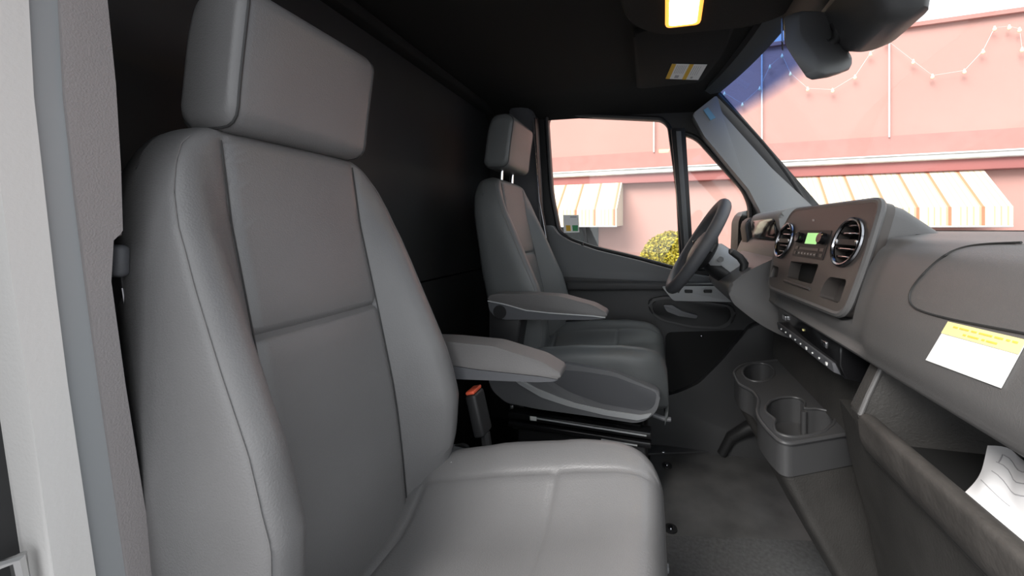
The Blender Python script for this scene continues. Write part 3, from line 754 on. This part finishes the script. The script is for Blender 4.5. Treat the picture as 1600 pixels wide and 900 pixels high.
# crumpled paper in the shelf
def sheet_pt(u, v, off=0):
    tl, tr, bl_, br = [(1543, 696), (1650, 733), (1508, 775), (1650, 886)]
    a = (lerp(tl[0], tr[0], u), lerp(tl[1], tr[1], u)); c = (lerp(bl_[0], br[0], u), lerp(bl_[1], br[1], u))
    p = Vector(atX(lerp(a[0], c[0], v), lerp(a[1], c[1], v), .445 - .055*v))
    p += Vector((.006*math.sin(5*u+4*v)+.002*math.sin(11*u-6*v), 0, .004*math.sin(9*u)))
    return p + Vector((-off, 0, off*.3))
pap = one('paper_sheet', lambda b: sheet(b, sheet_pt, 0, 1, 0, 1.02, 0, 16, .0006), 'paper', smooth=70, label='crumpled white printed paper standing in the passenger shelf', cat='paper')
def rules(b):
    for u0, u1, v in ((.18, 1, .13), (.14, 1, .27), (.16, 1, .42), (.10, .5, .62)): sheet(b, sheet_pt, u0, u1, v, v+.010, .0012, 10, .0004)
    sheet(b, sheet_pt, .16, .172, .13, .27, .0012, 3, .0004)
one('printed_lines', rules, 'ink', pap)

# ---- driver's side: cluster hood, knee bolster, end vent
cl = thing('instrument_cluster', 'pale hooded instrument cluster behind the steering wheel', 'instrument cluster', (.5, 1.58, .95))
one('cluster_hood', lambda b: prism(b, fillet([(.40, 1.07), (.42, 1.088), (.47, 1.10), (.56, 1.085), (.68, 1.03), (.68, .97), (.45, .97), (.405, 1.02)], .018, 4), 'y', 1.40, 1.78, .025, 3), 'apillar', cl, smooth=50)
one('cluster_face', lambda b: prism(b, fillet([(1.43, .99), (1.75, .99), (1.74, 1.06), (1.44, 1.06)], .025), 'x', .398, .43, .004), 'black_gloss', cl)
one('knee_bolster', lambda b: prism(b, fillet([(.235, .835), (.29, .885), (.42, .955), (.52, .95), (.52, .68), (.42, .675), (.33, .72), (.25, .785)], .04, 4), 'y', 1.36, 1.82, .012, 3), 'dash_plastic', dash, smooth=50)
ev = one('end_vent', lambda b: prism(b, fillet(xz([(1164, 350), (1172, 340), (1196, 338), (1200, 420), (1186, 432), (1172, 410)], 1.80), .02), 'y', 1.80, 1.90, .012, 3), 'black_plastic', dash)
one('vent_rim', lambda b: tube(b, [(u, 1.802, v) for u, v in fillet(xz([(1166, 352), (1174, 343), (1188, 342), (1190, 395), (1184, 422), (1174, 405)], 1.80), .02)], .006, 8, closed=True), 'shell_panel', ev)
one('vent_chrome', lambda b: rbox(b, atY(1180, 406, 1.795), (.03, .006, .03), .004, (0, .6, 0)), 'chrome', ev)

# ================================================================ STEERING WHEEL
sw_c = Vector((.166, 1.58, .958)); su = Vector((.211, 0, .354)).normalized(); sn = Vector((-su.z, 0, su.x)); sv = Vector((0, 1, 0))
wh = thing('steering_wheel', 'black leather steering wheel in front of the driver seat', 'steering wheel', tuple(sw_c + Vector((0, 0, -.2))))
def wp(a, b_, c=0): return sw_c + sv*a + su*b_ + sn*c
RW = .187
one('rim', lambda b: tube(b, [wp(RW*math.sin(t), RW*math.cos(t)) for t in [2*math.pi*i/56 for i in range(56)]], .0225, 12, closed=True), 'shell_panel', wh, smooth=60)
def hub(b):
    rs = [[wp(x, y, c) for x, y in ring_pts(0, -.005, .085*k, .075*k, 28)] for k, c in ((.7, -.06), (1, -.045), (1, -.01), (.9, .004), (.6, .010))]
    loft(b, rs)
one('hub', hub, 'black_plastic', wh, smooth=60)
for a0, a1 in (((-.07, .0), (-RW, .02)), ((.07, 0), (RW, .02)), ((-.02, -.06), (-.03, -RW)), ((.02, -.06), (.03, -RW))):
    one('spoke', lambda b: loft(b, [[wp(p[0]-dx_, p[1]+dy_, cc) for dx_, dy_, cc in ((0, -.022*k, -.03), (0, .022*k, -.03), (0, .022*k, -.005), (0, -.022*k, -.005))] if abs(a1[0]) > .1 else [wp(p[0]+dx_, p[1], cc) for dx_, cc in ((-.014*k, -.03), (.014*k, -.03), (.014*k, -.005), (-.014*k, -.005))] for p, k in ((a0, 1.2), (a1, .7))]), 'black_plastic', wh)
    one('spoke_trim', lambda b: tube(b, [wp(lerp(a0[0], a1[0], .15), lerp(a0[1], a1[1], .15)-.018, 0), wp(lerp(a0[0], a1[0], .85), lerp(a0[1], a1[1], .85)-.012, 0)], .003, 6), 'dark_chrome', wh)
for s in (-1, 1):
    one('button_pad', lambda b: rbox(b, wp(s*.115, .012, -.002), (.02, .045, .03), .006, (0, -R(31), 0)), 'black_gloss', wh)
stc = thing('steering_column', 'grey steering column shroud between wheel and dash', 'steering column', (.32, 1.58, .85))
def shroud(b):
    rs = []
    for c, r_, o in ((-.055, .055, 0), (-.07, .066, 0), (-.14, .072, -.01), (-.24, .078, -.01)):
        rs.append([wp(x, y+o, c) for x, y in ring_pts(0, 0, r_, r_*.85, 24)])
    loft(b, rs)
one('upper_shroud', shroud, 'cover_white', stc, smooth=50)
one('lower_shroud', lambda b: loft(b, [[wp(x, y-.03, c) for x, y in ring_pts(0, 0, r_, r_*.6, 20)] for c, r_ in ((-.06, .045), (-.10, .07), (-.20, .075))]), 'black_plastic', stc)
def lever(pts, r_): return lambda b: tube(b, pts, r_, 10)
s0, s1, s2, s3 = [Vector(atY(a, b_, 1.42)) for a, b_ in ((1143, 393), (1156, 402), (1163, 412), (1161, 424))]
gl_ = one('selector_lever', lever([s0, s1, s2, s3], [.012, .013, .014, .013]), 'black_plastic', stc, smooth=60)
one('lever_cap', lambda b: rbox(b, s0, (.018, .02, .02), .006), 'bezel', gl_)
one('wiper_stalk', lever([wp(-.05, -.005, -.085), wp(-.10, -.004, -.08), wp(-.135, 0, -.075)], [.008, .008, .010]), 'black_gloss', stc)

# ================================================================ FLOOR COVERING
def zfl(pts): return [atZ(a, b_, .012)[:2] for a, b_ in pts]
rm = one('rubber_mat', lambda b: prism(b, [(-.012, .25), (.66, .25), (.64, 1.6), (.50, 1.96), (-.012, 1.80)], 'z', 0, .012, .003), 'rubber_mat', label='worn black rubber floor mat between the seats and dash', cat='floor mat')
sl_pts = zfl([(1010, 700), (1184, 694), (1184, 705), (1010, 712)])
stp = one('sill_plate', lambda b: prism(b, sl_pts, 'z', .012, .022, .003), 'console_plastic', label='grey screwed edging strip at the far side of the floor mat', cat='edging strip')
for px, py in ((1036, 706), (1132, 702)):
    p = atZ(px, py, .022); one('screw', lambda b: rbox(b, (p[0], p[1], .023), (.016, .016, .006), .003), 'dark_chrome', stp)
for px, py in ((1042, 728), (1048, 827)):
    p = atZ(px, py, .012)
    bo = one('mat_fastener', lambda b: loft(b, [[(p[0]+x, p[1]+y, z) for x, y in ring_pts(0, 0, r_, n=16)] for r_, z in ((.022, .012), (.021, .017), (.012, .018))]), 'black_plastic', rm)
    one('fastener_head', lambda b: loft(b, [[(p[0]+x, p[1]+y, z) for x, y in ring_pts(0, 0, r_, n=12)] for r_, z in ((.010, .018), (.008, .022))]), 'dark_chrome', bo)
one('carpet_mat', lambda b: prism(b, [(.02, .20), (.60, .20), (.585, 1.42), (.035, 1.32)], 'z', .012, .024, .005), 'carpet', label='dark grey carpet mat in the passenger footwell', cat='floor mat')
# hump by the driver's footwell
one('trim_6', lambda b: tube(b, [(.30, 1.86, .02), (.34, 1.86, .10), (.41, 1.85, .155), (.50, 1.84, .175), (.62, 1.84, .18)], [.02, .025, .03, .035, .04], 12), 'black_plastic', label='curved dark moulding in the driver footwell', cat='trim', kind='structure')

# ================================================================ OVERHEAD
oc = thing('overhead_console', 'dark overhead console with lit warm reading lamp', 'overhead console', (.13, 1.07, 1.6))
oco = fillet([(-.09, .93), (.30, .90), (.375, .98), (.355, 1.17), (.27, 1.21), (.02, 1.205), (-.07, 1.12)], [.05, .05, .04, .05, .08, .1, .08], 5)
def occ(b):
    cx, cy = .14, 1.06
    loft(b, [[(cx+(u-cx)*k, cy+(v-cy)*k, z) for u, v in oco] for k, z in ((1.03, 1.70), (1.02, 1.635), (1, 1.61), (.96, 1.60), (.5, 1.60))])
one('console_shell', occ, 'headliner', oc, smooth=40)
one('lamp_glow_rim', lambda b: tube(b, [(u, v, 1.60) for u, v in fillet([(.036, 1.00), (.118, 1.00), (.124, 1.146), (.040, 1.146)], .012)], .006, 8, closed=True), 'amber', oc)  # glowing rim stands in for the orange halo around the lamp
one('lamp_lens', lambda b: prism(b, fillet([(.040, 1.01), (.112, 1.01), (.118, 1.142), (.044, 1.142)], .012), 'z', 1.605, 1.596, .002), 'lamp', oc, label='glowing warm lamp lens')

vi = thing('sun_visor', 'black driver sun visor folded against the headliner', 'sun visor', (.1, 1.55, 1.64))
def vz(x, y): return 1.652 - .02*(x-.1)
vio = fillet([(-.06, 1.27), (.25, 1.24), (.245, 1.50), (.20, 1.76), (-.07, 1.78)], .03, 4)
one('visor_panel', lambda b: prism(b, vio, 'z', 1.672, 1.652, .008, 3), 'headliner', vi)
one('visor_pivot', lambda b: tube(b, [(.225, 1.27, 1.662), (.262, 1.27, 1.660), (.27, 1.23, 1.662)], .007, 8), 'black_plastic', vi)
def vlab(u, v):
    tl, tr, bl_, br = (1050, 100), (1105, 101), (1040, 123), (1091, 125)
    a = (lerp(tl[0], tr[0], u), lerp(tl[1], tr[1], u)); c = (lerp(bl_[0], br[0], u), lerp(bl_[1], br[1], u))
    return atZ(lerp(a[0], c[0], v), lerp(a[1], c[1], v), 1.651)
def vquad(u0, u1, v0, v1, k): return lambda b: prism(b, [vlab(u0, v0)[:2], vlab(u1, v0)[:2], vlab(u1, v1)[:2], vlab(u0, v1)[:2]], 'z', 1.6525, 1.6508-k*.0004)
vlb = one('visor_label', vquad(0, 1, 0, 1, 0), 'sticker_white', vi, label='white and amber airbag warning sticker')
one('amber_bar', vquad(0, .12, 0, 1, 1), 'visor_yellow', vlb); one('amber_bar', vquad(.50, .62, 0, 1, 1), 'visor_yellow', vlb)
def vprint(b):
    for k in range(6): vquad(.17+.05*k, .185+.05*k, .08, .62, 1)(b)
    for k in range(4): vquad(.67+.06*k, .682+.06*k, .1, .7, 1)(b)
    vquad(.24, .36, .74, .92, 1)(b); vquad(.72, .79, .80, .92, 1)(b)
one('label_print', vprint, 'ink', vlb)

# rear-view mirror, seen from its passenger end
mi = thing('rear_view_mirror', 'dark grey interior mirror hanging from the windscreen mount', 'mirror', (.33, 1.03, 1.36))
def mz(pts, Y): return [Vector(atY(1200+a/6.43, b_/6.43, Y)) for a, b_ in pts]
mo = [(u, v) for u, v in fillet([(160, 155), (335, 106), (345, 330), (490, 500), (575, 640), (568, 748), (415, 812), (270, 600), (165, 430)], [20, 30, 60, 80, 60, 30, 30, 60, 60], 4)]
near = mz(mo, .98); mcen = sum(near, Vector())/len(near)
def mirror(b):
    sh = Vector((.085, .055, .022))
    loft(b, [[mcen + (p-mcen)*k + sh*t for p in near] for k, t in ((.80, -.10), (.93, -.05), (1, .06), (.99, .5), (.93, .85), (.80, 1.0), (.55, 1.06))])
one('mirror_housing', mirror, 'console_plastic', mi, smooth=55)
gq = mz([(160, 165), (150, 200), (150, 400), (170, 425)], .98)
one('mirror_glass', lambda b: loft(b, [[p + d for p in gq] for d in (Vector((-.003, .002, 0)), Vector((.012, .05, 0)))]), 'dark_chrome', mi)
one('mirror_arm', lambda b: tube(b, mz([(520, 420), (600, 445), (680, 400), (700, 300), (690, 230)], 1.02), [.012, .010, .010, .011, .014], 10), 'black_plastic', mi)
one('sensor_housing', lambda b: loft(b, [[(x, y, z) for x, y in fillet([(a, .83-e), (c, .83-e), (c+.01, 1.06+e), (a, 1.07+e)], .04, 4)] for z, a, c, e in ((1.425, .45, .48, -.05), (1.438, .425, .51, -.025), (1.49, .405, .51, -.01), (1.56, .375, .46, 0), (1.64, .34, .385, .03))]), 'console_plastic', smooth=50, label='bulky charcoal sensor cover at the top of the windscreen', cat='sensor cover')

sh_ = [o for o in COL.objects if o.name == 'sensor_housing'][0]
one('mount_base', lambda b: loft(b, [[(x, y, z) for x, y in fillet([(a, .88), (c, .88), (c, 1.20), (a, 1.20)], .03, 4)] for z, a, c in ((1.535, .385, .42), (1.545, .365, .455), (1.60, .345, .43), (1.655, .32, .395))]), 'black_plastic', sh_, smooth=50)
# sticker on the driver's glass
sk = one('window_sticker', lambda b: prism(b, xz([(880, 336), (904, 336), (905, 363), (881, 364)], YD+.026), 'y', YD+.0255, YD+.0275), 'sticker_white', label='small white parking sticker on the driver window', cat='sticker')
one('sticker_mark', lambda b: prism(b, xz([(894, 352), (903, 352), (903, 361), (895, 361)], YD+.025), 'y', YD+.0248, YD+.026), 'green', sk)
one('sticker_mark', lambda b: prism(b, xz([(884, 352), (891, 352), (892, 361), (885, 361)], YD+.025), 'y', YD+.0248, YD+.026), 'visor_yellow', sk)
one('sticker_mark', lambda b: prism(b, xz([(891, 338), (901, 338), (901, 340), (891, 340)], YD+.025), 'y', YD+.0248, YD+.026), 'ink', sk)

# exterior mirror beyond the quarter light
em = thing('side_mirror', 'dark exterior mirror outside the driver quarter light', 'mirror', (.45, 2.22, .9))
emo = fillet(xz([(1150, 400), (1152, 345), (1160, 330), (1172, 328), (1184, 340), (1182, 400)], 2.15), .02, 4)
one('mirror_housing', lambda b: prism(b, emo, 'y', 2.12, 2.30, .03, 3), 'black_plastic', em, smooth=50)
one('mirror_foot', lambda b: tube(b, [(.45, 2.20, .97), (.47, 2.10, .93), (.50, 2.04, .92)], .025, 8), 'black_plastic', em)

# ================================================================ OUTSIDE
GZ = -.75
one('ground', lambda b: rbox(b, (0, 2, GZ-.05), (60, 60, .1)), 'asphalt', label='grey asphalt yard around the van', cat='ground', kind='structure')
BR = R(-6); BY = 7.2
be = Vector((math.cos(BR), math.sin(BR), 0)); bn = Vector((math.sin(BR), -math.cos(BR), 0))   # along the facade, out of it towards the van
B0 = Vector((0, BY, 0))
def fac(px, py, off=0):                     # facade coordinates (along, up) of a point seen on the plane `off` in front of the wall
    o = Vector((0, 0, H)); d = Vector(_d(px, py, 1))-o
    t = (B0+bn*off-o).dot(bn)/d.dot(bn); p = o+d*t
    return ((p-B0).dot(be), p.z)
bld = thing('building', 'salmon pink rendered building with gutter across the yard', 'building', tuple(B0), rz=BR)
zg = fac(1000, 268, .15)[1]; zt = fac(1500, 33)[1]; zb0 = fac(1000, 238)[1]
def bbox(x0, x1, y0, y1, z0, z1, r=0): return lambda b: rbox(b, ((x0+x1)/2, (y0+y1)/2, (z0+z1)/2), (abs(x1-x0), abs(y1-y0), abs(z1-z0)), r)
one('lower_wall', bbox(-14, 12, 0, .3, GZ, zg), 'wall_pink', bld); one('upper_wall', bbox(-14, 12, .02, .3, zg, zt), 'wall_pink', bld)
one('wall_band', bbox(-14, 12, -.02, .06, zg-.05, zb0), 'wall_band', bld)  # darker strip stands in for the shadow at the upper wall's base
one('fascia', bbox(-14, 12, -.14, .02, zg-.20, zg-.03, .01), 'fascia_red', bld)
one('gutter', bbox(-14, 12, -.20, -.08, zg-.045, zg+.05, .02), 'gutter', bld)
one('gutter_lip', bbox(-14, 12, -.215, -.195, zg+.035, zg+.055), 'cable', bld)
one('roof_coping', bbox(-14, 12, -.04, .34, zt, zt+.06), 'wall_band', bld)
for px in (1022, 1190, 1388):
    x = fac(px, 150)[0]; one('downpipe', lambda b: tube(b, [(x, -.03, zb0-.02), (x, -.03, zt)], .012, 8), 'cable', bld)
xw0, xw1 = fac(862, 370)[0], fac(935, 370)[0]
wz1, wz0 = fac(900, 352)[1], fac(900, 440)[1]
wf = one('window', bbox(xw0-1.2, xw1, -.03, .02, wz0, wz1), 'window_frame', bld)
one('pane', bbox(xw0-1.15, xw1-.22, -.045, -.03, wz0+.05, wz1), 'window_dark', wf)
one('window_bar', lambda b: prism(b, [(xw1-.30, wz1), (xw1-.24, wz1), (xw1-.10, wz0), (xw1-.16, wz0)], 'y', -.07, -.03), 'window_frame', wf)
def awning(label, pxl, pxr, ytop, ybot, yval, ref):
    x0, x1 = fac(pxl, ref, .0)[0], fac(pxr, ref, .0)[0]
    zt_ = fac(ref and (pxl+pxr)/2, ytop, .0)[1]; PRJ = .62
    zf = fac((pxl+pxr)/2, ybot, PRJ)[1]; zv = fac((pxl+pxr)/2, yval, PRJ)[1]
    a = thing('awning', label, 'awning', tuple(B0 + be*x0), 'striped awnings', rz=BR)
    L = x1-x0
    one('canopy', lambda b: prism(b, [(-.03, zt_), (-.03, zt_-.03), (-PRJ, zf-.02), (-PRJ, zf+.01)], 'x', 0, L), 'awning', a, smooth=0)
    one('valance', bbox(0, L, -PRJ-.012, -PRJ, zv, zf+.01), 'awning', a, smooth=0)
    for s in (0, L-.012): one('side_panel', lambda b: prism(b, [(-.03, zt_-.03), (-.03, zv+.02), (-PRJ, zv), (-PRJ, zf-.01)], 'x', s, s+.012), 'awning', a, smooth=0)
    one('frame_bar', lambda b: tube(b, [(0, -PRJ, zv), (L, -PRJ, zv)], .015, 8), 'cable', a)
awning('orange and cream striped awning seen through the driver window', 700, 974, 283, 330, 354, 283)
awning('orange and cream striped awning seen through the windscreen', 1236, 1530, 266, 326, 354, 300)

# festoon lights
fs = thing('string_lights', 'string of small pale bulbs looped along the pink facade', 'string lights', tuple(B0 + be*fac(1300, 140)[0]), rz=BR)
fx0 = fac(1300, 140)[0]
bulbs = [(1132, 145), (1160, 162), (1187, 137), (1203, 103), (1222, 86), (1235, 114), (1262, 138), (1301, 140), (1336, 119), (1360, 83), (1385, 62), (1427, 95), (1457, 118), (1507, 110), (1536, 79), (1554, 43), (1577, 41), (1593, 45), (1597, 76), (1640, 100)]
bw = [(lambda q: Vector((q[0]-fx0, -.06, q[1])))(fac(a, b_, .06)) for a, b_ in bulbs]
wire = one('cable', lambda b: tube(b, bw, .0025, 5), 'cable', fs)
for p in bw:
    one('bulb', lambda b: loft(b, [[(p.x+x, p.y+y, p.z+z) for x, y in ring_pts(0, 0, r_, n=10)] for r_, z in ((.010, .02), (.013, .0), (.022, -.02), (.022, -.035), (.010, -.05))]), 'bulb', fs)

# clipped shrub
bx, bz_ = fac(1048, 365, 1.6)
bc = B0 + be*bx + bn*1.6
sh = thing('clipped_shrub', 'yellow green clipped round shrub against the pink wall', 'shrub', (bc.x, bc.y, GZ))
def shrub(b):
    top = bz_+.02; hh = top-GZ; rx = .42
    for i in range(9000):
        t = random.random()**.8; a = random.random()*2*math.pi
        z = GZ + hh*t
        rr_ = rx*(1 if t < .72 else math.sqrt(max(0, 1-((t-.72)/.28)**2))) * (.92+.1*random.random())
        if t > .95: rr_ *= random.random()**.5
        p = Vector((bc.x+rr_*math.cos(a), bc.y+rr_*math.sin(a), z))
        u = Vector((random.gauss(0, 1), random.gauss(0, 1), random.gauss(.3, 1))).normalized(); v = u.orthogonal().normalized()
        s = .026
        q = [b.verts.new(p+u*s*1.4), b.verts.new(p+v*s*.6), b.verts.new(p-u*s*1.0), b.verts.new(p-v*s*.6)]; b.faces.new(q)
fo = one('foliage', shrub, 'leaf', sh, smooth=0); fo['kind'] = 'stuff'
def core(b):
    hh = bz_-GZ
    loft(b, [[(bc.x+x, bc.y+y, GZ+hh*t) for x, y in ring_pts(0, 0, .40*k, n=20)] for t, k in ((0, .95), (.4, 1), (.72, .97), (.85, .84), (.93, .62), (.975, .35))])
one('inner_growth', core, 'leaf', sh)
